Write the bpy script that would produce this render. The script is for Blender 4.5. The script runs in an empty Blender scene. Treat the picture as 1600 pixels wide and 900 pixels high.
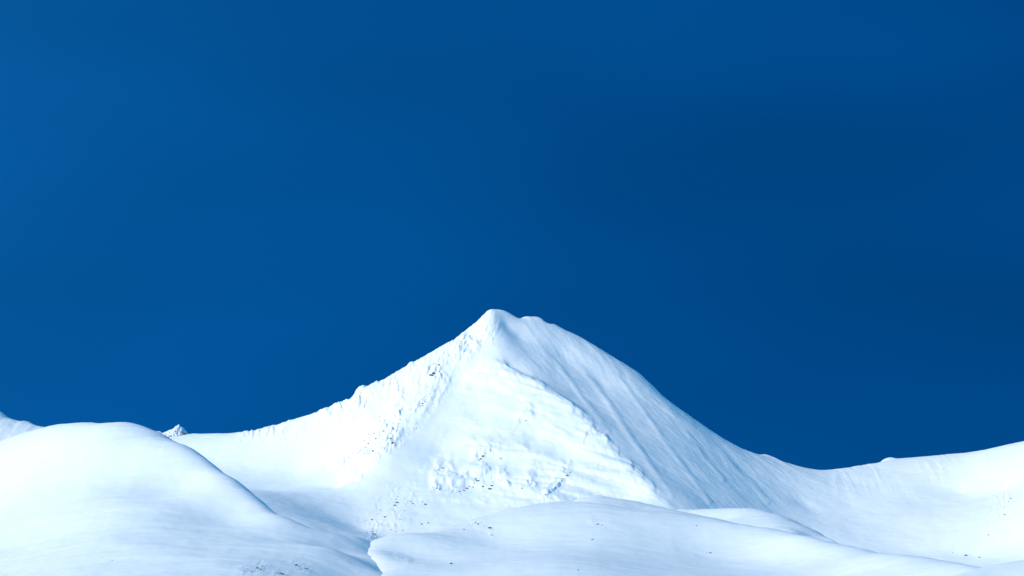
import bpy, math
import numpy as np
from mathutils import Vector

R_ = math.radians
scene = bpy.context.scene
col = scene.collection

# ------------------------------------------------------------------ camera
HC = 2.0                        # eye height above the valley floor (m)
HFOV = 24.0
W0, H0 = 1600.0, 900.0
FPX = W0 / 2 / math.tan(R_(HFOV / 2))
PITCH = math.atan((960 - 450) / FPX)
cam_d = bpy.data.cameras.new('camera')
cam_d.angle = R_(HFOV)
cam_d.clip_start = 1.0
cam_d.clip_end = 120000.0
cam = bpy.data.objects.new('camera', cam_d)
cam.location = (0, 0, HC)
cam.rotation_euler = (math.pi / 2 + PITCH, 0, 0)
col.objects.link(cam)
scene.camera = cam

# ------------------------------------------------------------------ sun and sky
SUN = Vector((-0.78, -0.48, 0.40)).normalized()
SUN_EL = math.asin(SUN.z)
SUN_AZ = math.atan2(SUN.x, SUN.y)
sun_d = bpy.data.lights.new('sun', 'SUN')
sun_d.energy = 3.75
sun_d.angle = R_(0.5)
sun_d.color = (1.0, 0.66, 0.41)
sun = bpy.data.objects.new('sun', sun_d)
sun.rotation_euler = SUN.to_track_quat('Z', 'Y').to_euler()
col.objects.link(sun)

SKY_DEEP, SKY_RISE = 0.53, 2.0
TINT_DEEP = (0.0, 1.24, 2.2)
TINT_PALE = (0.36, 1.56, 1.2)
world = bpy.data.worlds.new('World')
scene.world = world
world.use_nodes = True
nt = world.node_tree
nt.nodes.clear()
out = nt.nodes.new('ShaderNodeOutputWorld')
bg = nt.nodes.new('ShaderNodeBackground')
bg.inputs['Strength'].default_value = 0.12
sky = nt.nodes.new('ShaderNodeTexSky')
sky.sky_type = 'NISHITA'
sky.sun_disc = False
sky.sun_elevation = SUN_EL
sky.sun_rotation = SUN_AZ
sky.altitude = 2500
sky.air_density = 1.0
sky.dust_density = 0.0
sky.ozone_density = 4.0
tc = nt.nodes.new('ShaderNodeTexCoord')
add = nt.nodes.new('ShaderNodeVectorMath'); add.operation = 'ADD'
add.inputs[1].default_value = (0, 0, 0.75)
nrm = nt.nodes.new('ShaderNodeVectorMath'); nrm.operation = 'NORMALIZE'
nt.links.new(tc.outputs['Generated'], add.inputs[0])
nt.links.new(add.outputs[0], nrm.inputs[0])
nt.links.new(nrm.outputs[0], sky.inputs['Vector'])
tint = nt.nodes.new('ShaderNodeVectorMath'); tint.operation = 'MULTIPLY'
nt.links.new(sky.outputs['Color'], tint.inputs[0])
# faint unevenness of the air, fixed in the sky
nz = nt.nodes.new('ShaderNodeTexNoise')
nz.inputs['Scale'].default_value = 5.0
nz.inputs['Detail'].default_value = 2.0
off = nt.nodes.new('ShaderNodeVectorMath'); off.operation = 'MULTIPLY_ADD'
off.inputs[1].default_value = (0.55, 0.55, 1.5)
off.inputs[2].default_value = (3.20231, 22.46895, 28.03687)
nt.links.new(tc.outputs['Generated'], off.inputs[0])
nt.links.new(off.outputs[0], nz.inputs['Vector'])
mr = nt.nodes.new('ShaderNodeMapRange')
mr.inputs['From Min'].default_value = 0.3
mr.inputs['From Max'].default_value = 0.7
mr.inputs['To Min'].default_value = 0.82
mr.inputs['To Max'].default_value = 1.16
nt.links.new(nz.outputs['Fac'], mr.inputs['Value'])
sc_ = nt.nodes.new('ShaderNodeVectorMath'); sc_.operation = 'SCALE'
nt.links.new(tint.outputs[0], sc_.inputs[0])
nt.links.new(mr.outputs[0], sc_.inputs['Scale'])
# added ambient fill: sky kept deep in frame, brighter and paler towards the sun
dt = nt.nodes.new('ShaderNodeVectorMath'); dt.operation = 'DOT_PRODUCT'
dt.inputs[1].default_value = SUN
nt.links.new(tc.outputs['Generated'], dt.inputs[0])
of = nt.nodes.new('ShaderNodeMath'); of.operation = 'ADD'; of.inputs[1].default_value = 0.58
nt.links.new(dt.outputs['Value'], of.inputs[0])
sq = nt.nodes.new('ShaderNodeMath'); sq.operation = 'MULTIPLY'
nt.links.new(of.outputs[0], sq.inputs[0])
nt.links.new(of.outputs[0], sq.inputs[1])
sky_fill = nt.nodes.new('ShaderNodeMath'); sky_fill.operation = 'MULTIPLY_ADD'
sky_fill.inputs[1].default_value = SKY_RISE
sky_fill.inputs[2].default_value = SKY_DEEP
nt.links.new(sq.outputs[0], sky_fill.inputs[0])
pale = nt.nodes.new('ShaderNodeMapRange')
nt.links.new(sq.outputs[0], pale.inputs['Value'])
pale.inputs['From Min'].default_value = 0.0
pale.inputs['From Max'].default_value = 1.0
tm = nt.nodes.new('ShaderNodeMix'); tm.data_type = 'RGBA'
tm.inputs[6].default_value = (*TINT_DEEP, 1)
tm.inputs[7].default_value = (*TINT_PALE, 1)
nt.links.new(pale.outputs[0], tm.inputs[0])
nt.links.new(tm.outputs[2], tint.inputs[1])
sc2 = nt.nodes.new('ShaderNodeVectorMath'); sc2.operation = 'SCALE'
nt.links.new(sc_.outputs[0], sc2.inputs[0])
nt.links.new(sky_fill.outputs[0], sc2.inputs['Scale'])
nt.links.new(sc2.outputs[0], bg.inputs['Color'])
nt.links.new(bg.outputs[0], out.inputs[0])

scene.view_settings.view_transform = 'Standard'
scene.view_settings.look = 'None'
scene.view_settings.gamma = 1.0
scene.view_settings.exposure = 0.0
scene.view_settings.use_curve_mapping = False
scene.cycles.diffuse_bounces = 6

# ------------------------------------------------------------------ maths helpers
CP, SP = math.cos(PITCH), math.sin(PITCH)


def ray(px, py):
    """tan azimuth and tan elevation (per metre of northing) of a sight line."""
    px = np.asarray(px, float); py = np.asarray(py, float)
    cx = (px - W0 / 2) / FPX
    cy = (H0 / 2 - py) / FPX
    dy = CP - SP * cy
    dz = SP + CP * cy
    return cx / dy, dz / dy


def project(X, Y, Z):
    z = Z - HC
    d = Y * CP + z * SP
    v = -Y * SP + z * CP
    return W0 / 2 + FPX * X / d, H0 / 2 - FPX * v / d


def world_pt(px, py, Y):
    t, e = ray(px, py)
    return t * Y, Y, HC + e * Y


def hash2(ix, iy, seed):
    n = (ix.astype(np.int64) * 374761393 + iy.astype(np.int64) * 668265263 + seed * 974711) & 0xFFFFFFFF
    n = ((n ^ (n >> 13)) * 1274126177) & 0xFFFFFFFF
    return ((n ^ (n >> 16)) & 0xFFFFFF) / float(0xFFFFFF)


def pnoise(x, y, seed=0):
    """gradient noise, about -1..1"""
    x0 = np.floor(x); y0 = np.floor(y)
    fx = x - x0; fy = y - y0
    u = fx * fx * fx * (fx * (fx * 6 - 15) + 10)
    v = fy * fy * fy * (fy * (fy * 6 - 15) + 10)

    def g(ix, iy, dx, dy):
        a = hash2(ix, iy, seed) * 2 * np.pi
        return np.cos(a) * dx + np.sin(a) * dy
    a = g(x0, y0, fx, fy); b = g(x0 + 1, y0, fx - 1, fy)
    c = g(x0, y0 + 1, fx, fy - 1); d = g(x0 + 1, y0 + 1, fx - 1, fy - 1)
    return 1.5 * ((a * (1 - u) + b * u) * (1 - v) + (c * (1 - u) + d * u) * v)


def fbm(x, y, seed=0, oct=4, gain=0.5):
    s = 0; a = 1.0
    for i in range(oct):
        s = s + a * pnoise(x * 2 ** i, y * 2 ** i, seed + 17 * i)
        a *= gain
    return s


def ridged(x, y, seed=0, oct=3, gain=0.5):
    s = 0; a = 1.0
    for i in range(oct):
        s = s + a * (1 - 2 * np.abs(pnoise(x * 2 ** i, y * 2 ** i, seed + 31 * i)))
        a *= gain
    return s


def sstep(a, b, x):
    t = np.clip((x - a) / (b - a), 0, 1)
    return t * t * (3 - 2 * t)


def band(px, py, line, w):
    """1 on a polyline in picture measure, falling to 0 at distance w"""
    best = np.full(np.shape(px), 1e9)
    for (a, b), (c, d) in zip(line[:-1], line[1:]):
        L = (c - a) ** 2 + (d - b) ** 2
        t = np.clip(((px - a) * (c - a) + (py - b) * (d - b)) / L, 0, 1)
        best = np.minimum(best, np.hypot(px - a - t * (c - a), py - b - t * (d - b)))
    return 1 - sstep(0, w, best)


def inside(px, py, x0, x1, y0, y1, f=20):
    return sstep(x0 - f, x0 + f, px) * (1 - sstep(x1 - f, x1 + f, px)) * sstep(y0 - f, y0 + f, py) * (1 - sstep(y1 - f, y1 + f, py))


def densify(line, step):
    o = []
    for a, b in zip(line[:-1], line[1:]):
        n = max(1, int(math.hypot(a[0] - b[0], a[1] - b[1]) / step))
        for i in range(n):
            t = i / n
            o.append(tuple(a[k] + (b[k] - a[k]) * t for k in range(3)))
    o.append(tuple(line[-1]))
    return o


def surface_fit(pts, soft):
    """multiquadric interpolation through surveyed points; returns f(X, Y)"""
    P = np.array(pts)
    S = 1000.0
    A = P[:, :2] / S
    c2 = (soft / S) ** 2
    n = len(P)
    D = np.sqrt(((A[:, None] - A[None]) ** 2).sum(-1) + c2)
    Q = np.c_[np.ones(n), A]
    M = np.block([[-D + np.eye(n) * 1e-5, Q], [Q.T, np.zeros((3, 3))]])
    w = np.linalg.solve(M, np.r_[P[:, 2] / S, 0, 0, 0])

    def f(X, Y):
        x = X.ravel() / S; y = Y.ravel() / S
        o = np.empty(x.size)
        for i in range(0, x.size, 40000):
            s = slice(i, i + 40000)
            d = np.sqrt((x[s, None] - A[None, :, 0]) ** 2 + (y[s, None] - A[None, :, 1]) ** 2 + c2)
            o[s] = -d @ w[:n] + w[n] + w[n + 1] * x[s] + w[n + 2] * y[s]
        return (o * S).reshape(X.shape)
    return f


FIELDS = {}


class Landform:
    """a hill or mountain: height field over an azimuth x range grid"""

    def __init__(self, name, label, px_rng, r_rng, cols, rows, lines, extra, soft, step, detail, mat, back=((0.03, 0.5), (0.1, 1.1)), crest=0, floor=-30, bk=(-9999, 9999), near=(0.006, 0.15), sink=0):
        self.goal = {}
        lines = [list(L) for L in lines]
        for it in range(4):
            f = self.fit(lines, extra, step, crest, back, bk, near, soft)
            if it == 3:
                break
            rr = np.linspace(r_rng[0], r_rng[1], 500)
            L = lines[crest]
            for i, (px, py, r) in enumerate(L):
                if not bk[0] <= px <= bk[1]:
                    continue
                t, _ = ray(px, py)
                m = np.abs(rr - r) < 0.05 * r
                z = f(t * rr[m], rr[m])
                _, yy = project(t * rr[m], rr[m], z)
                e = yy.min() - self.goal.setdefault(i, py)
                L[i] = (px, py - max(-5, min(5, e)) * 0.9, r)
        self.build(name, label, f, px_rng, r_rng, cols, rows, detail, mat, floor, sink)

    def fit(self, lines, extra, step, crest, back, bk, near, soft):
        pts = []
        for li, L in enumerate(lines):
            dl = densify(L, step)
            for (px, py, r) in dl:
                pts.append(world_pt(px, py, r))
            if li == crest:
                h = max(world_pt(*p)[2] for p in L)
                for (px, py, r) in densify(L, step * 3):
                    X, Y, Z = world_pt(px, py, r)
                    q = 1 + near[0]
                    pts.append((X * q, Y * q, Z - near[1] * near[0] * r))
                    if not bk[0] <= px <= bk[1]:
                        continue
                    for k, d in back:
                        q = 1 + k
                        pts.append((X * q, Y * q, Z - d * k * r))
        for (px, py, r) in extra:
            pts.append(world_pt(px, py, r))
        # drop near-duplicates
        keep = []
        seen = set()
        for p in pts:
            k = (round(p[0] / 6), round(p[1] / 6))
            if k not in seen:
                seen.add(k); keep.append(p)
        return surface_fit(keep, soft)

    def build(self, name, label, f, px_rng, r_rng, cols, rows, detail, mat, floor, sink):
        self.t = np.linspace((px_rng[0] - 800) / FPX, (px_rng[1] - 800) / FPX, cols)
        self.r = np.linspace(r_rng[0], r_rng[1], rows)
        T, Rr = np.meshgrid(self.t, self.r)
        X = T * Rr; Y = Rr
        Z = f(X, Y)
        px, py = project(X, Y, Z)
        Z = Z + detail(px, py, X, Y, Z)
        if sink:                    # the borders of a hummock run under its neighbours
            u = np.linspace(0, 1, cols)[None, :]
            v = np.linspace(0, 1, rows)[:, None]
            Z = Z - sink * (1 - sstep(0, 0.16, u) * (1 - sstep(0.84, 1, u)) * sstep(0, 0.25, v))
        else:                       # toes of the big forms run under the valley floor
            Z = Z - 25 * (1 - sstep(0, 0.05, np.linspace(0, 1, rows)[:, None]))
        Z = np.maximum(Z, floor)
        self.X, self.Y, self.Z = X, Y, Z
        nr, nc = X.shape
        co = np.stack([X, Y, Z], -1).reshape(-1, 3)
        idx = np.arange(nr * nc).reshape(nr, nc)
        q = np.stack([idx[:-1, :-1], idx[:-1, 1:], idx[1:, 1:], idx[1:, :-1]], -1).reshape(-1, 4)
        me = bpy.data.meshes.new(name)
        me.vertices.add(len(co)); me.vertices.foreach_set('co', co.ravel())
        me.loops.add(q.size); me.loops.foreach_set('vertex_index', q.ravel().astype(np.int32))
        me.polygons.add(len(q))
        me.polygons.foreach_set('loop_start', np.arange(0, q.size, 4, dtype=np.int32))
        me.polygons.foreach_set('loop_total', np.full(len(q), 4, dtype=np.int32))
        me.polygons.foreach_set('use_smooth', np.ones(len(q), bool))
        me.update()
        me.materials.append(mat)
        self.ob = bpy.data.objects.new(name, me)
        self.ob['kind'] = 'structure'
        self.ob['label'] = label
        col.objects.link(self.ob)
        FIELDS[name] = self

    def hit(self, px, py):
        """first point of this landform along a sight line"""
        t, e = ray(px, py)
        c = np.interp(t, self.t, np.arange(len(self.t)))
        c0 = int(min(max(math.floor(c), 0), len(self.t) - 2)); fc = c - c0
        z = self.Z[:, c0] * (1 - fc) + self.Z[:, c0 + 1] * fc
        g = z - (HC + e * self.r)
        k = np.nonzero(g >= 0)[0]
        if not len(k):
            return None
        i = k[0]
        if i == 0:
            r = self.r[0]
        else:
            r = self.r[i - 1] + (self.r[i] - self.r[i - 1]) * (-g[i - 1]) / (g[i] - g[i - 1])
        r = float(r)
        return Vector((float(t) * r, r, float(np.interp(r, self.r, z))))

    def skyline(self):
        px, py = project(self.X, self.Y, self.Z)
        c = np.argmin(py, 0)
        j = np.arange(py.shape[1])
        return px[c, j], py[c, j]


# ------------------------------------------------------------------ materials
def node_mat(name):
    m = bpy.data.materials.new(name)
    m.use_nodes = True
    n = m.node_tree
    return m, n, n.nodes['Principled BSDF']


def snow_material(name, scale, strength, base=(0.86, 0.91, 0.95)):
    m, n, b = node_mat(name)
    b.inputs['Base Color'].default_value = (*base, 1)
    b.inputs['Roughness'].default_value = 0.75
    b.inputs['Specular IOR Level'].default_value = 0.12
    g = n.nodes.new('ShaderNodeNewGeometry')
    mp = n.nodes.new('ShaderNodeMapping')
    mp.inputs['Scale'].default_value = (scale * 0.35, scale, scale)
    mp.inputs['Rotation'].default_value = (0, 0, R_(8))
    n.links.new(g.outputs['Position'], mp.inputs['Vector'])
    t = n.nodes.new('ShaderNodeTexNoise')
    t.inputs['Scale'].default_value = 1.0
    t.inputs['Detail'].default_value = 5.0
    t.inputs['Roughness'].default_value = 0.55
    n.links.new(mp.outputs[0], t.inputs['Vector'])
    bp = n.nodes.new('ShaderNodeBump')
    bp.inputs['Strength'].default_value = strength
    bp.inputs['Distance'].default_value = 0.3 / scale
    n.links.new(t.outputs['Fac'], bp.inputs['Height'])
    n.links.new(bp.outputs[0], b.inputs['Normal'])
    # old and fresh snow differ a little
    t2 = n.nodes.new('ShaderNodeTexNoise')
    t2.inputs['Scale'].default_value = scale * 0.12
    t2.inputs['Detail'].default_value = 3.0
    n.links.new(g.outputs['Position'], t2.inputs['Vector'])
    mx = n.nodes.new('ShaderNodeMix'); mx.data_type = 'RGBA'
    mx.inputs[6].default_value = (base[0] - 0.03, base[1] - 0.015, base[2], 1)
    mx.inputs[7].default_value = (base[0] + 0.02, base[1] + 0.02, base[2] + 0.01, 1)
    n.links.new(t2.outputs['Fac'], mx.inputs[0])
    n.links.new(mx.outputs[2], b.inputs['Base Color'])
    return m


SNOW_FAR = snow_material('wind_packed_snow', 0.08, 0.25)
SNOW_NEAR = snow_material('powder_snow', 0.25, 0.22)


def rock_material():
    m, n, b = node_mat('dark_slate_rock')
    g = n.nodes.new('ShaderNodeNewGeometry')
    t = n.nodes.new('ShaderNodeTexNoise')
    t.inputs['Scale'].default_value = 0.6
    t.inputs['Detail'].default_value = 6.0
    n.links.new(g.outputs['Position'], t.inputs['Vector'])
    r = n.nodes.new('ShaderNodeValToRGB')
    r.color_ramp.elements[0].color = (0.07, 0.085, 0.105, 1)
    r.color_ramp.elements[0].position = 0.3
    r.color_ramp.elements[1].color = (0.22, 0.24, 0.27, 1)
    r.color_ramp.elements[1].position = 0.7
    n.links.new(t.outputs['Fac'], r.inputs['Fac'])
    n.links.new(r.outputs[0], b.inputs['Base Color'])
    b.inputs['Roughness'].default_value = 0.9
    return m


ROCK = rock_material()

# ------------------------------------------------------------------ the mountain
skyl = [(100, 700, 5220), (200, 690, 5160), (280, 682, 5100), (300, 677.5, 5080), (370, 676, 5030), (400, 672, 5000), (440, 662, 4960),
        (490, 645, 4930), (520, 633, 4920), (551, 621, 4915), (560, 608, 4920), (592, 597, 4930), (610, 588, 4935), (640, 569, 4950),
        (680, 548, 4970), (708, 532, 4982), (726, 518, 4990), (742, 505, 4995), (764, 485, 5000), (784, 485, 5014), (793, 488, 5028), (805, 496, 5046), (818, 496, 5054),
        (832, 495, 5060), (848, 500, 5064), (854, 505, 5065), (864, 507, 5066), (900, 523, 5062), (940, 546, 5054), (1000, 584, 5036), (1040, 622, 5000),
        (1090, 658, 4985), (1140, 691, 4985), (1165, 703, 4995), (1200, 712, 5015), (1240, 730, 5048), (1260, 734, 5068),
        (1300, 732, 5098), (1360, 725, 5125), (1378, 719, 5150), (1393, 714, 5148), (1410, 715, 5146), (1470, 712, 5140), (1530, 706, 5115), (1570, 697, 5075), (1600, 690, 5030),
        (1700, 670, 4890), (1900, 650, 4650)]
spur = [(774, 488, 4994), (767, 510, 4950), (778, 545, 4890), (790, 582, 4830), (822, 592, 4800), (850, 607, 4770), (895, 641, 4700), (925, 668, 4640),
        (955, 697, 4580), (985, 731, 4510), (1020, 763, 4440), (1048, 797, 4370), (1070, 830, 4290)]
rib = [(742, 525, 4950), (700, 570, 4880), (660, 620, 4800), (625, 665, 4715), (598, 700, 4640), (578, 740, 4565), (562, 780, 4465), (562, 825, 4340)]
headfoot = [(200, 730, 4900), (320, 728, 4830), (400, 735, 4800), (460, 738, 4785), (515, 730, 4770), (545, 705, 4775), (575, 660, 4810), (620, 612, 4860)]
bowl = [(250, 780, 4080), (330, 771, 4230), (400, 771, 4350), (470, 772, 4480), (530, 762, 4600)]
bowl2 = [(250, 830, 3900), (330, 820, 4000), (400, 812, 4080), (470, 812, 4140), (520, 822, 4160)]
rgully = [(792, 508, 4984), (812, 527, 4966), (832, 555, 4912), (880, 600, 4832), (940, 640, 4762), (1000, 690, 4655), (1040, 735, 4570), (1085, 780, 4468), (1120, 830, 4345)]
rfoot = [(1150, 785, 4570), (1200, 790, 4650), (1260, 790, 4740), (1330, 790, 4765), (1420, 790, 4750)]
rval = [(1180, 840, 4440), (1260, 850, 4500), (1340, 858, 4500), (1420, 862, 4480), (1520, 868, 4420), (1620, 870, 4260), (1800, 860, 4050)]
rside = [(1500, 770, 4820), (1560, 770, 4740), (1620, 765, 4590), (1750, 740, 4400)]
front = [(100, 940, 3500), (400, 930, 3600), (700, 930, 3850), (1000, 930, 3950), (1300, 930, 3950), (1600, 930, 3900), (1900, 930, 3850)]
face = [(720, 600, 4830), (700, 650, 4735), (780, 640, 4725), (690, 705, 4640), (760, 690, 4635), (855, 525, 4998), (880, 555, 4966), (940, 600, 4910), (1000, 640, 4835), (1060, 690, 4750), (1100, 735, 4655), (1170, 735, 4800), (840, 680, 4645), (880, 720, 4560), (740, 738, 4545), (740, 768, 4490), (650, 770, 4480), (830, 770, 4440), (930, 770, 4440), (980, 780, 4420), (620, 810, 4370), (600, 840, 4280), (700, 830, 4295), (800, 820, 4310), (900, 820, 4310)]


def mountain_detail(px, py, X, Y, Z):
    d = np.zeros_like(X)
    d += 1.6 * fbm(X / 110, Y / 110, 3, 4)
    # left ridge: rime over broken rock, ribs running down the fall line
    rough = band(px, py, [(742, 520), (690, 570), (650, 625), (610, 670), (570, 705), (545, 722)], 46)
    wall = band(px, py, [(745, 512), (680, 556), (610, 600), (560, 622), (480, 658), (400, 680)], 46)
    patch = sstep(-0.25, 0.45, fbm(px / 45, py / 38, 4, 2))
    wx = px + 9 * fbm(px / 40, py / 40, 6, 2)
    ac1 = 0.78 * wx + 0.62 * py
    al1 = -0.62 * wx + 0.78 * py
    d += rough * (0.35 + 0.65 * patch) * (4.4 * ridged(ac1 / 15, al1 / 40, 5, 3, 0.6) + 2.4 * fbm(px / 6, py / 6, 8, 3, 0.6))
    d += wall * (0.25 + 0.75 * patch) * (0.5 + 0.5 * sstep(450, 560, px)) * (3.2 * ridged((wx + 0.25 * py) / 13, (py - 0.2 * px) / 42, 9, 3, 0.6) + 2.0 * fbm(px / 6, py / 6, 10, 3, 0.6))
    # right face: faint flutes running down the fall line
    line_x = np.interp(py, [485, 582, 607, 641, 697, 763, 797, 900], [774, 792, 852, 897, 957, 1022, 1050, 1090])
    fl = sstep(780, 830, px) * (1 - sstep(1180, 1330, px)) * sstep(6, 40, px - line_x)
    ac = X * 0.80 - (5000 - Y) * 0.52
    al = X * 0.52 + (5000 - Y) * 0.80
    wob = 26 * fbm(X / 190, Y / 190, 11, 3)
    vary = sstep(-0.5, 0.6, fbm(ac / 120, al / 260, 13, 2))
    d += fl * vary * (1.15 * ridged((ac + wob) / 74, al / 520, 12, 2, 0.5) + 0.34 * ridged((ac + wob) / 23, al / 170, 15, 2))
    d += fl * (0.26 * fbm(ac / 11, al / 34, 18, 3))
    # a few deeper runnels
    for q, w, h in ((((812, 520), (868, 566), (925, 640), (985, 720)), 7, 1.8), (((868, 530), (930, 600), (990, 690), (1050, 775)), 8, 2.4),
                    (((950, 565), (1000, 635), (1060, 720), (1110, 785)), 6, 1.4), (((1030, 625), (1085, 690), (1130, 750)), 6, 1.6), (((1095, 672), (1150, 730), (1200, 785)), 7, 1.5)):
        d += fl * 0.75 * h * band(px + 2.0 * fbm(px / 50, py / 50, 19, 2), py, q, w) * sstep(0, 60, py - q[0][1])
    # saddle and right ridge: soft ribs under the crest
    rg = sstep(1180, 1300, px) * (1 - sstep(20, 90, py - np.interp(px, [1200, 1260, 1385, 1600], [712, 734, 716, 690])))
    d += rg * sstep(-0.2, 0.5, fbm(px / 60, py / 60, 22, 2)) * 0.5 * ridged(X / 22, Y / 260, 21, 3)
    # centre face: wind drifts with blunt lee edges
    cf = sstep(-14, 8, line_x - px) * sstep(0, 40, px - np.interp(py, [520, 570, 620, 700, 780, 900], [755, 722, 690, 640, 600, 590])) * sstep(530, 570, py)
    rs = np.random.RandomState(7)
    dr = np.zeros_like(d)
    for i in range(120):
        y0 = rs.uniform(575, 790)
        xr = np.interp(y0, [485, 582, 607, 641, 697, 763, 797], [774, 792, 852, 897, 957, 1022, 1050])
        xl = np.interp(y0, [520, 570, 620, 700, 780], [745, 712, 680, 630, 590])
        x0 = xl + (xr - xl) * rs.uniform(0, 1) ** 0.6
        L = rs.uniform(30, 110); sl = rs.uniform(0.05, 0.38) * (1 if x0 > 0.5 * (xl + xr) else 0.3)
        amp = rs.uniform(0.5, 2.2) * (1.5 if i % 9 == 0 else 1.0)
        up = rs.uniform(8, 20); dn = rs.uniform(3, 7)
        m = (np.abs(px - x0) < L) & (np.abs(py - y0) < 90)
        pxx = px[m]; pyy = py[m]
        u = (pxx - x0) / L
        sd = pyy - (y0 + sl * (pxx - x0) + 7 * u * u + 2.5 * fbm(pxx / 14, pxx * 0 + i * 3.7, 37, 2))
        taper = sstep(-1, -0.1, u) * (1 - sstep(0.55, 0.97, u))
        dr[m] += amp * taper * np.where(sd < 0, np.exp(-(sd / up) ** 2), 1 - sstep(0, dn, sd))
    # drifts that run out over the spur and break off in blunt tips
    for x1, y1, L, amp in ((852, 606, 60, 2.6), (897, 640, 80, 4.6), (912, 656, 70, 2.6), (930, 672, 90, 5.0), (951, 692, 80, 4.0), (968, 712, 60, 2.6), (990, 735, 90, 4.4), (1006, 752, 60, 2.4), (1024, 768, 80, 3.0), (796, 584, 50, 2.2), (770, 530, 40, 2.0)):
        m = (np.abs(px - x1 + L / 2) < L) & (np.abs(py - y1) < 60)
        pxx = px[m]; pyy = py[m]
        u = (x1 - pxx) / L
        sd = pyy - (y1 - 0.36 * (x1 - pxx) + 0.0016 * (x1 - pxx) ** 2)
        dr[m] += 0.7 * amp * sstep(-0.03, 0.05, u + 0.03 * pnoise(pyy / 3, pxx * 0, 44)) * (1 - sstep(0.3, 1, u)) * np.where(sd < 0, np.exp(-(sd / 15) ** 2), np.exp(-(sd / 5) ** 2))
    cf2 = np.maximum(cf, band(px, py, [(768, 520), (778, 545), (790, 582), (850, 606), (897, 641), (957, 697), (1022, 763), (1050, 797)], 14))
    d += 0.85 * cf2 * dr
    d += cf * 0.7 * fbm(X / 46, Y / 60, 36, 4)
    # low ledges on the face: a step broken into buttresses
    for ln, amp, w in (([(668, 765), (690, 757), (716, 762), (735, 750), (752, 742), (776, 746), (800, 762)], 6.5, 9), ([(730, 722), (752, 706), (772, 700), (786, 712)], 4.0, 7),
                       ([(808, 768), (826, 752), (842, 760)], 3.5, 8), ([(845, 782), (866, 764), (882, 746), (896, 734)], 5.0, 8), ([(672, 738), (690, 730), (712, 735)], 2.6, 6),
                       ([(800, 672), (822, 648), (838, 654)], 3.2, 7), ([(905, 690), (925, 672), (960, 700)], 2.5, 7)):
        xs = [p[0] for p in ln]; ys = [p[1] for p in ln]
        m = (px > xs[0] - 5) & (px < xs[-1] + 5) & (np.abs(py - ys[0]) < 80)
        pxx = px[m]; pyy = py[m]
        sd = pyy - np.interp(pxx, xs, ys)
        jag = 5.0 * fbm(pxx / 15, pyy / 12, 39, 3, 0.6)
        t = sstep(xs[0], xs[0] + 12, pxx) * (1 - sstep(xs[-1] - 10, xs[-1], pxx)) * (0.35 + 0.65 * sstep(-0.4, 0.3, fbm(pxx / 20, pyy / 14, 40, 2)))
        d[m] += amp * t * np.where(sd + jag < 0, np.exp(-(np.minimum(sd, 0) / 20) ** 2), 1 - sstep(0, w, sd + jag))
        d[m] += t * 1.0 * np.exp(-((sd - 4) / 12) ** 2) * fbm(pxx / 6, pyy / 6, 42, 3, 0.6)
    # stony ground at the foot of the face
    bf = band(px, py, [(625, 775), (605, 810), (590, 832)], 46) * sstep(-0.3, 0.5, fbm(px / 22, py / 18, 45, 2))
    d += bf * 1.1 * fbm(px / 6, py / 5, 46, 3, 0.6)
    d += 0.9 * band(px, py, [(1575, 770), (1560, 810)], 30) * fbm(px / 6, py / 6, 47, 3, 0.6)
    return d


mountain = Landform('mountain', 'tall pyramid of snow with a sharp spur splitting its bright and blue faces',
                    (120, 1830), (3500, 5450), 1500, 680,
                    [skyl, spur, rib, headfoot, bowl, bowl2, rgully, rfoot, rval, rside, front], face, 9, 12, mountain_detail, SNOW_FAR, near=(0.005, 0.3))

# ------------------------------------------------------------------ nearer hills
def soft_detail(seed, amp, size):
    def f(px, py, X, Y, Z):
        return amp * fbm(X / size, Y / size, seed, 4, 0.42) + amp * 0.32 * ridged(X / (size * 0.8), Y / (size * 0.22), seed + 5, 4, 0.55)
    return f


dcrest = [(-300, 800, 1580), (-150, 742, 1570), (0, 690, 1550), (40, 676, 1545), (98, 664, 1535), (160, 662, 1520), (215, 663.5, 1500), (240, 672, 1490), (270, 687, 1470), (330, 723, 1415), (400, 776, 1358), (440, 806, 1332), (490, 826, 1312), (530, 834, 1312), (560, 839, 1318), (577, 845.5, 1325)]
dfaces = [(-150, 850, 1440), (0, 740, 1480), (0, 790, 1410), (0, 860, 1310), (100, 720, 1440), (100, 790, 1360), (100, 850, 1275), (200, 720, 1405), (200, 790, 1330), (220, 850, 1245), (300, 750, 1375), (300, 800, 1320), (310, 850, 1245), (380, 800, 1325), (380, 850, 1250), (460, 850, 1265), (520, 860, 1265), (500, 890, 1212), (-150, 950, 1150), (100, 950, 1080), (300, 950, 1040), (500, 950, 1050), (620, 950, 1060), (0, 905, 1220), (150, 905, 1170), (300, 900, 1150), (420, 900, 1165), (548, 868, 1283), (569, 902, 1221), (577, 858, 1308), (577, 868, 1290), (594, 898, 1232), (600, 872, 1308), (612, 902, 1258), (606, 868, 1345), (650, 905, 1330), (680, 950, 1350), (660, 960, 1150), (600, 895, 1420), (640, 935, 1480), (600, 930, 1600)]


def left_detail(px, py, X, Y, Z):
    d = soft_detail(51, 0.8, 60)(px, py, X, Y, Z)
    d += 0.5 * band(px, py, [(140, 838), (200, 850), (250, 858), (310, 868), (380, 872)], 22) * sstep(120, 200, px) * (1 - sstep(260, 380, px))
    for q, w in (([(378, 893), (398, 890), (414, 884)], 11), ([(458, 882), (470, 886), (482, 891)], 9), ([(430, 896), (446, 898)], 8)):
        d += 0.16 * band(px, py, q, w * 1.6) * ridged(px / 7 + py / 6, py / 12, 53, 3, 0.6)
    return d


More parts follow.
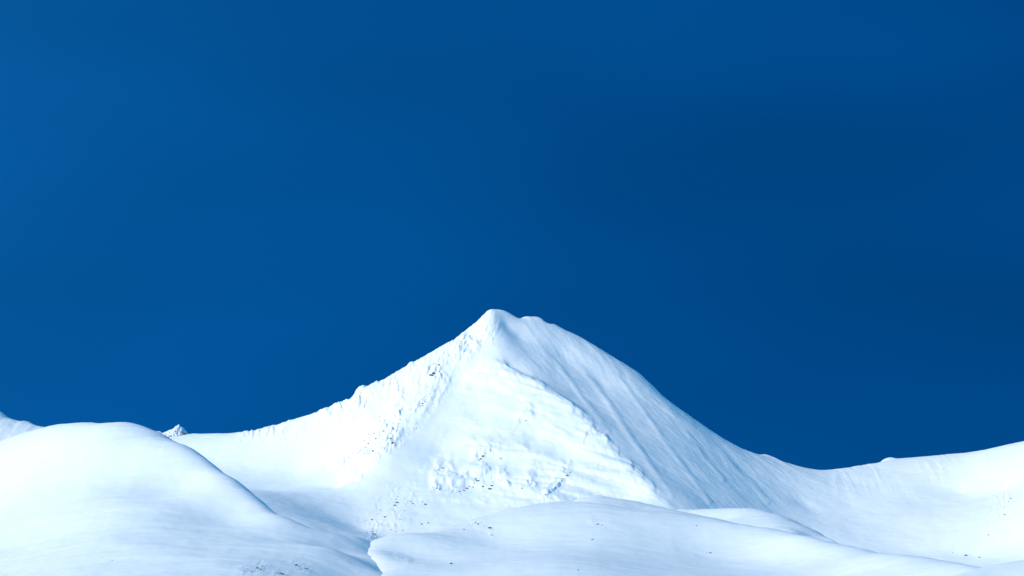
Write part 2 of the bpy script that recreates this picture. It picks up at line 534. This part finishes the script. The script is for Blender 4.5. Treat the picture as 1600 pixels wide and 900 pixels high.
left_hill = Landform('left_hill', 'broad rounded snow dome filling the lower left of the view',
                     (-320, 640), (950, 1680), 700, 300, [dcrest], dfaces, 24, 14, left_detail, SNOW_NEAR, back=((0.04, 0.25), (0.12, 0.6)), bk=(-400, 500))

ecrest = [(578, 846.5, 1327), (588, 844.5, 1334), (600, 842, 1342), (640, 835, 1360), (700, 822, 1380), (760, 806, 1400), (800, 795, 1410), (850, 786, 1420), (900, 785, 1420), (950, 790, 1416), (1000, 797, 1410), (1060, 803, 1405), (1100, 810, 1398), (1225, 829, 1362), (1300, 848, 1322), (1370, 864, 1280), (1480, 878, 1225), (1530, 889, 1190), (1620, 910, 1140)]
efaces = [(601, 858, 1308), (604, 868, 1288.5), (626, 898, 1229), (577, 858.5, 1308), (577, 868.5, 1290), (594, 898.5, 1232), (568, 920, 1210), (560, 880, 1290), (566, 912, 1238), (550, 867, 1340), (500, 915, 1330), (640, 860, 1308), (654, 895, 1234), (750, 840, 1340), (750, 890, 1240), (860, 820, 1350), (860, 880, 1240), (960, 830, 1340), (960, 885, 1245),
          (1080, 850, 1335), (1080, 890, 1275), (1200, 860, 1320), (1200, 890, 1282), (1300, 870, 1285), (1340, 892, 1228), (1440, 890, 1190), (1500, 897, 1165),
          (470, 965, 1150), (470, 960, 1400), (520, 925, 1400), (560, 895, 1400), (560, 950, 1080), (700, 950, 1070), (900, 950, 1060), (1100, 950, 1070), (1300, 950, 1080), (1500, 950, 1080), (1650, 950, 1060)]


def centre_detail(px, py, X, Y, Z):
    d = soft_detail(61, 0.6, 55)(px, py, X, Y, Z)
    for q, w in (([(738, 818), (750, 821), (768, 830)], 11), ([(772, 794), (791, 788)], 7), ([(925, 814), (941, 822)], 6), ([(620, 868), (640, 877)], 5)):
        d += 0.16 * band(px, py, q, w * 1.6) * ridged(px / 7 - py / 6, py / 12, 63, 3, 0.6)
    return d


centre_hill = Landform('foreground_hill', 'low rolling snow hill across the bottom with a long smooth crest',
                       (480, 1680), (1000, 1600), 900, 300, [ecrest], efaces, 32, 14, centre_detail, SNOW_NEAR, back=((0.04, 0.2), (0.12, 0.5)), bk=(620, 1400))

fcrest = [(820, 830, 1760), (870, 797, 1770), (905, 779, 1780), (935, 773.5, 1780), (1000, 785, 1770), (1060, 799, 1760), (1130, 812, 1740), (1200, 830, 1710)]
Landform('snow_hummock', 'small pale hummock showing behind the low hill crest at the mountain foot',
         (780, 1250), (1500, 1950), 420, 200, [fcrest], [(935, 790, 1730), (1000, 805, 1720), (900, 800, 1720), (935, 840, 1600), (1060, 840, 1600), (1180, 860, 1600), (830, 860, 1600), (1250, 880, 1740), (1270, 890, 1600), (1270, 890, 1850), (1230, 860, 1720), (770, 900, 1600), (770, 900, 1760), (770, 900, 1900)], 8, 14,
         soft_detail(71, 0.6, 50), SNOW_NEAR, back=((0.04, 0.25), (0.1, 0.6)), sink=70)
gcrest = [(980, 835, 2230), (1030, 805, 2230), (1060, 797, 2220), (1130, 794, 2200), (1200, 800, 2130), (1250, 818, 2060), (1300, 844, 1990), (1360, 868, 1910)]
Landform('sunlit_hummock', 'bright sunlit snow hump right of the spur foot behind the low hill',
         (940, 1420), (1850, 2380), 420, 200, [gcrest], [(1060, 812, 2155), (1130, 812, 2085), (1200, 818, 2015), (1250, 835, 1960), (1060, 850, 1960), (1180, 850, 1960), (1300, 890, 1960), (1420, 915, 2000), (1420, 920, 2150), (1420, 920, 2300), (1400, 900, 2060), (930, 860, 2100), (930, 870, 2250)], 8, 14,
         soft_detail(81, 0.8, 60), SNOW_NEAR, back=((0.04, 0.25), (0.1, 0.6)), sink=90)
hcrest = [(1440, 920, 930), (1500, 897, 960), (1530, 888.5, 970), (1560, 882, 980), (1600, 876, 990), (1700, 860, 1010), (1900, 835, 1040)]
Landform('right_knoll', 'bright white snow knoll cutting the bottom right corner',
         (1420, 1880), (720, 1150), 360, 160, [hcrest], [(1560, 910, 930), (1620, 910, 925), (1750, 910, 900), (1500, 950, 850), (1650, 950, 830), (1850, 950, 800)], 6, 14,
         soft_detail(91, 0.35, 35), SNOW_NEAR, back=((0.04, 0.2), (0.12, 0.5)))

# far ground behind the left hill
acrest = [(-400, 520, 7400), (-200, 575, 7300), (-60, 618, 7200), (0, 642, 7150), (14, 653, 7130), (30, 657, 7110), (45, 659, 7095), (60, 666, 7080), (110, 673, 7040), (200, 680, 7000), (300, 690, 6950)]


def far_detail(px, py, X, Y, Z):
    return 2.0 * fbm(X / 70, Y / 90, 95, 4) + 1.0 * ridged(X / 40, Y / 300, 97, 3)


Landform('far_slope', 'far snow slope dropping from the left edge behind the rounded dome',
         (-380, 300), (6200, 7500), 460, 200, [acrest], [(-200, 680, 6980), (0, 690, 6900), (100, 700, 6840), (-200, 760, 6600), (0, 760, 6450), (200, 760, 6400)], 14, 16,
         far_detail, SNOW_FAR, back=((0.04, 0.5), (0.1, 1.0)))
bcrest = [(180, 690, 7900), (225, 678, 7900), (235, 673.5, 7900), (250, 674, 7900), (264, 676, 7900), (272, 670, 7890), (278.5, 665, 7880), (285, 669, 7890), (292, 676, 7900), (296, 681, 7900), (330, 690, 7900)]


def peak_detail(px, py, X, Y, Z):
    m = inside(px, py, 255, 297, 660, 690, 4)
    return 1.2 * fbm(X / 40, Y / 50, 101, 4) + m * (2.6 * ridged(X / 13, Y / 20, 103, 3, 0.6))


Landform('far_peak', 'tiny rocky snow peak poking over the notch between dome and mountain',
         (170, 345), (7500, 8300), 320, 260, [bcrest], [(278, 676, 7840), (270, 684, 7790), (260, 690, 7790), (284, 684, 7810), (294, 688, 7830), (240, 690, 7800), (240, 730, 7600), (300, 730, 7600)], 5, 5,
         peak_detail, SNOW_FAR, back=((0.02, 0.8), (0.05, 1.2)))

# valley floor: one sheet to the horizon
n = 160
a = np.concatenate([[0], np.geomspace(30, 60000, 70)])
ang = np.linspace(0, 2 * np.pi, 97)[:-1]
A_, G_ = np.meshgrid(ang, a[1:])
X = A_ * 0 + G_ * np.sin(A_); Y = G_ * np.cos(A_)
Z = np.minimum(G_ / 200, 3) * fbm(X / 120, Y / 120, 111, 3) * 0.4 - np.where(G_ > 600, 4, 0)
co = np.concatenate([[[0, 0, 0]], np.stack([X, Y, Z], -1).reshape(-1, 3)])
na = len(ang); nr = len(a) - 1
fc = [(0, 1 + (j + 1) % na, 1 + j) for j in range(na)]
for i in range(nr - 1):
    for j in range(na):
        k = (j + 1) % na
        fc.append((1 + i * na + j, 1 + i * na + k, 1 + (i + 1) * na + k, 1 + (i + 1) * na + j))
me = bpy.data.meshes.new('ground')
me.from_pydata(co.tolist(), [], fc)
me.polygons.foreach_set('use_smooth', np.ones(len(fc), bool))
me.materials.append(SNOW_NEAR)
g = bpy.data.objects.new('ground', me)
g['kind'] = 'structure'
g['label'] = 'level snow-covered valley floor below the hills'
col.objects.link(g)

# ------------------------------------------------------------------ rocks
import bmesh


def rock_mesh(i):
    """an angular weathered block, wider than tall"""
    rs = np.random.RandomState(100 + i)
    bm = bmesh.new()
    bmesh.ops.create_icosphere(bm, subdivisions=3, radius=0.5)
    # chop the ball with random cleavage planes, then roughen it
    pl = []
    for k in range(11):
        v = rs.normal(size=3); v /= np.linalg.norm(v)
        pl.append((v, rs.uniform(0.26, 0.44)))
    off = rs.uniform(0, 40, 2)
    for v in bm.verts:
        p = np.array(v.co)
        for q, dist in pl:
            e = p @ q - dist
            if e > 0:
                p = p - q * e
        p = p * (1 + 0.10 * float(fbm(np.array([p[0] * 5 + off[0]]), np.array([p[1] * 5 + p[2] * 3 + off[1]]), 5, 3)[0]))
        v.co = Vector((p[0] * 1.25, p[1], p[2] * 0.85))
    me = bpy.data.meshes.new('rock')
    bm.to_mesh(me); bm.free()
    me.materials.append(ROCK)
    return me


ROCKS = [rock_mesh(i) for i in range(7)]
rk = np.random.RandomState(5)


def rock(px, py, size, on, label, group=None):
    """a rock of `size` photo pixels, half sunk in the snow of landform `on`"""
    h = FIELDS[on].hit(px, py)
    if h is None:
        return None
    o = bpy.data.objects.new('rock', ROCKS[rk.randint(len(ROCKS))])
    m = 1.3 * size * h.y / FPX * min(1.9, math.exp(rk.normal(-0.12, 0.38)))
    o.location = (h.x, h.y, h.z - 0.08 * m)
    o.scale = (m * rk.uniform(0.8, 1.3), m * rk.uniform(0.8, 1.2), m * rk.uniform(0.7, 1.15))
    o.rotation_euler = (rk.uniform(-0.4, 0.4), rk.uniform(-0.4, 0.4), rk.uniform(0, 6.28))
    o['label'] = label
    o['category'] = 'rock'
    if group:
        o['group'] = group
    col.objects.link(o)
    return o


def rocks(spots, on, label, group):
    for p in spots:
        rock(p[0], p[1], p[2], on, label, group)


rocks([(660, 630, 3), (661, 634, 2.4), (686, 570, 2.2), (677, 583, 2.4), (674, 586, 2.2), (663, 620, 2), (593, 651, 2), (650, 669, 2.2), (651, 662, 1.8), (700, 556, 1.8), (640, 640, 1.8), (625, 655, 2)], 'mountain',
      'tiny dark rock showing through the rime high on the mountain left rib', 'rocks along the upper left rib')
rocks([(585, 677, 3.6), (580, 684, 2.6), (588, 685, 2.6), (576, 693, 2.4), (560, 708, 3), (563, 704, 2.2), (551, 708, 2.2), (583, 705, 2.6), (565, 717, 2.4), (559, 727, 2.2), (532, 727, 2), (539, 722, 2.2),
       (611, 685, 2.6), (613, 692, 2.2), (572, 699, 2), (569, 688, 2), (592, 692, 2), (598, 674, 2), (546, 715, 2), (576, 679, 2.2)], 'mountain',
      'small dark rock in the speckled patch at the rib foot beside the blue bowl', 'rocks at the foot of the left rib')
rocks([(683, 763, 4), (686, 765, 3), (676, 761, 2.6), (718, 768, 3), (730, 763, 4.6), (733, 760, 3), (739, 761, 3.6), (743, 748, 3.2), (746, 751, 2.6), (741, 755, 2.6), (755, 760, 3), (766, 764, 3.6), (769, 759, 2.8), (770, 753, 2.8), (725, 766, 2.4), (712, 762, 2)], 'mountain',
      'dark rock under the broken ledge low on the mountain centre face', 'rocks under the low ledge')
rocks([(751, 717, 2.8), (755, 713, 2.6), (759, 709, 2.4), (766, 704, 2.2), (748, 719, 2)], 'mountain', 'small dark rock in the short gully above the broken ledge', 'rocks in the short gully')
rocks([(880, 748, 2.6), (886, 743, 2.4), (891, 739, 2.6), (874, 754, 2.2), (868, 761, 2), (878, 751, 2)], 'mountain', 'small dark rock in the slanting groove right of the broken ledge', 'rocks in the slanting groove')
rocks([(681, 736, 2.6), (685, 734, 2.2), (692, 731, 2.4)], 'mountain', 'small dark rock on the little step left above the broken ledge', 'rocks on the little step')
rock(852, 773, 3, 'mountain', 'lone dark rock just below the lower end of the slanting groove')
rock(816, 763, 2.6, 'mountain', 'small rock on white snow right of the ledge rocks, before the groove')
rock(830, 756, 2.2, 'mountain', 'tiny rock beside the hollow between ledge and slanting groove')
rock(782, 716, 2.4, 'mountain', 'tiny rock just right of the short gully on the centre face')
rock(822, 657, 2.6, 'mountain', 'rock in the dark hollow below the drift near the spur edge')
rocks([(620, 785, 3.6), (619, 780, 2.8), (624, 771, 2.2), (622, 776, 2), (616, 790, 2.2), (645, 787, 2.8), (642, 784, 2), (664, 788, 2.6), (660, 784, 2), (601, 808, 2.8), (595, 797, 2.2), (572, 813, 2.4), (581, 812, 2.2), (596, 820, 2.2), (625, 812, 2.2),
       (643, 812, 2.4), (659, 819, 3.4), (656, 816, 2), (669, 817, 2.4), (585, 835, 2.6), (583, 831, 2.2), (611, 828, 2.6), (619, 831, 2.4), (629, 829, 2.4), (651, 801, 2), (609, 796, 1.8), (632, 798, 1.8), (588, 803, 1.8)], 'mountain',
      'small dark rock scattered on the snow at the foot of the centre face', 'rocks scattered at the face foot')
rocks([(907, 777, 2.6), (924, 771, 2.2)], 'mountain', 'small rock on white snow just above the pale hummock', 'rocks above the hummock')
rocks([(773, 795, 3), (781, 790, 3), (790, 787, 3.4)], 'foreground_hill', 'rock breaking the low hill crest below the broken ledge', 'rocks on the low hill crest')
rocks([(743, 817, 4), (739, 820, 3.6), (747, 819, 3), (765, 825, 3.6), (769, 827, 2.6), (768, 836, 2.6), (757, 822, 2.2)], 'foreground_hill', 'rock in the stony patch below the crest of the low hill', 'rocks in the stony patch')
rock(751, 833, 3, 'foreground_hill', 'single rock just under the stony patch on the low hill')
rock(725, 827, 3, 'foreground_hill', 'small rock left of the stony patch on the low hill')
rock(640, 877, 3.4, 'foreground_hill', 'dark rock at the tip of a pale drift near the gully between the hills')
rock(705, 881, 3.4, 'foreground_hill', 'lone rock on the lower slope between gully and bottom centre')
rock(904, 891, 3.6, 'foreground_hill', 'rock at the bottom edge of the view in the middle of the low hill')
rock(940, 821, 3.8, 'foreground_hill', 'right rock of a close pair ending a short drift below the hummock')
rock(934, 819, 2.8, 'foreground_hill', 'smaller rock touching the left side of the rock below the hummock')
rock(925, 843, 2.4, 'foreground_hill', 'tiny rock half buried under the close pair on the low hill')
rock(1088, 821, 2.4, 'foreground_hill', 'tiny rock just under the crest below the sunlit hump')
rock(1110, 864, 3.2, 'foreground_hill', 'larger rock of the pair on the smooth right slope of the low hill')
rock(1104, 864, 2.2, 'foreground_hill', 'smaller rock of the pair on the smooth right slope of the low hill')
rock(1531, 871, 4, 'mountain', 'dark rock above the notch beside the bright corner knoll')
rock(1545, 836, 2.8, 'mountain', 'small dark rock on the far right slope above the notch rock')
rocks([(1509, 868, 2.4), (1489, 863, 2.2), (1512, 877, 2.4)], 'mountain', 'tiny rock on blue-white snow left of the notch rock', 'rocks left of the notch rock')
rocks([(1580, 779, 3), (1566, 796, 2.2), (1570, 804, 2.4), (1576, 784, 2), (1571, 790, 2)], 'mountain', 'tiny rock on the steep bank at the right edge', 'rocks on the right bank')
rock(175, 876, 3.6, 'left_hill', 'lone dark rock low on the white side of the rounded dome')
rocks([(381, 892, 3), (386, 889, 2.2), (393, 893, 3), (402, 888, 3.4), (410, 885, 3.4), (407, 890, 2.4), (391, 885, 2.4), (412, 889, 2.4), (398, 892, 2.2)], 'left_hill',
      'dark rock in the left patch of stones at the foot of the dome', 'left patch of stones under the dome')
rocks([(467, 885, 3.2), (476, 888, 3), (479, 891, 2.6), (462, 883, 2.4), (470, 889, 2.4), (466, 890, 2)], 'left_hill', 'dark rock in the right patch of stones at the foot of the dome', 'right patch of stones under the dome')
rock(439, 897, 4.4, 'left_hill', 'bluish rock at the bottom edge between two patches of stones')
rocks([(262, 684, 5), (258, 682.5, 3), (266, 682, 4), (272, 680.5, 4), (254, 679.5, 2.6)], 'far_peak', 'dark crag at the left foot of the tiny far peak', 'crags left of the far peak')
rocks([(283, 684, 3.6), (287, 682.5, 3)], 'far_peak', 'dark crag low on the right foot of the tiny far peak', 'crags at the far peak right foot')
rocks([(286, 677.5, 5), (290, 678.5, 4.4), (284, 675, 3), (292, 680, 3)], 'far_peak', 'blue-grey crag on the right flank of the tiny far peak', 'crags on the far peak right flank')
rock(274, 674, 2.4, 'far_peak', 'small dark crag high on the left face of the tiny far peak')
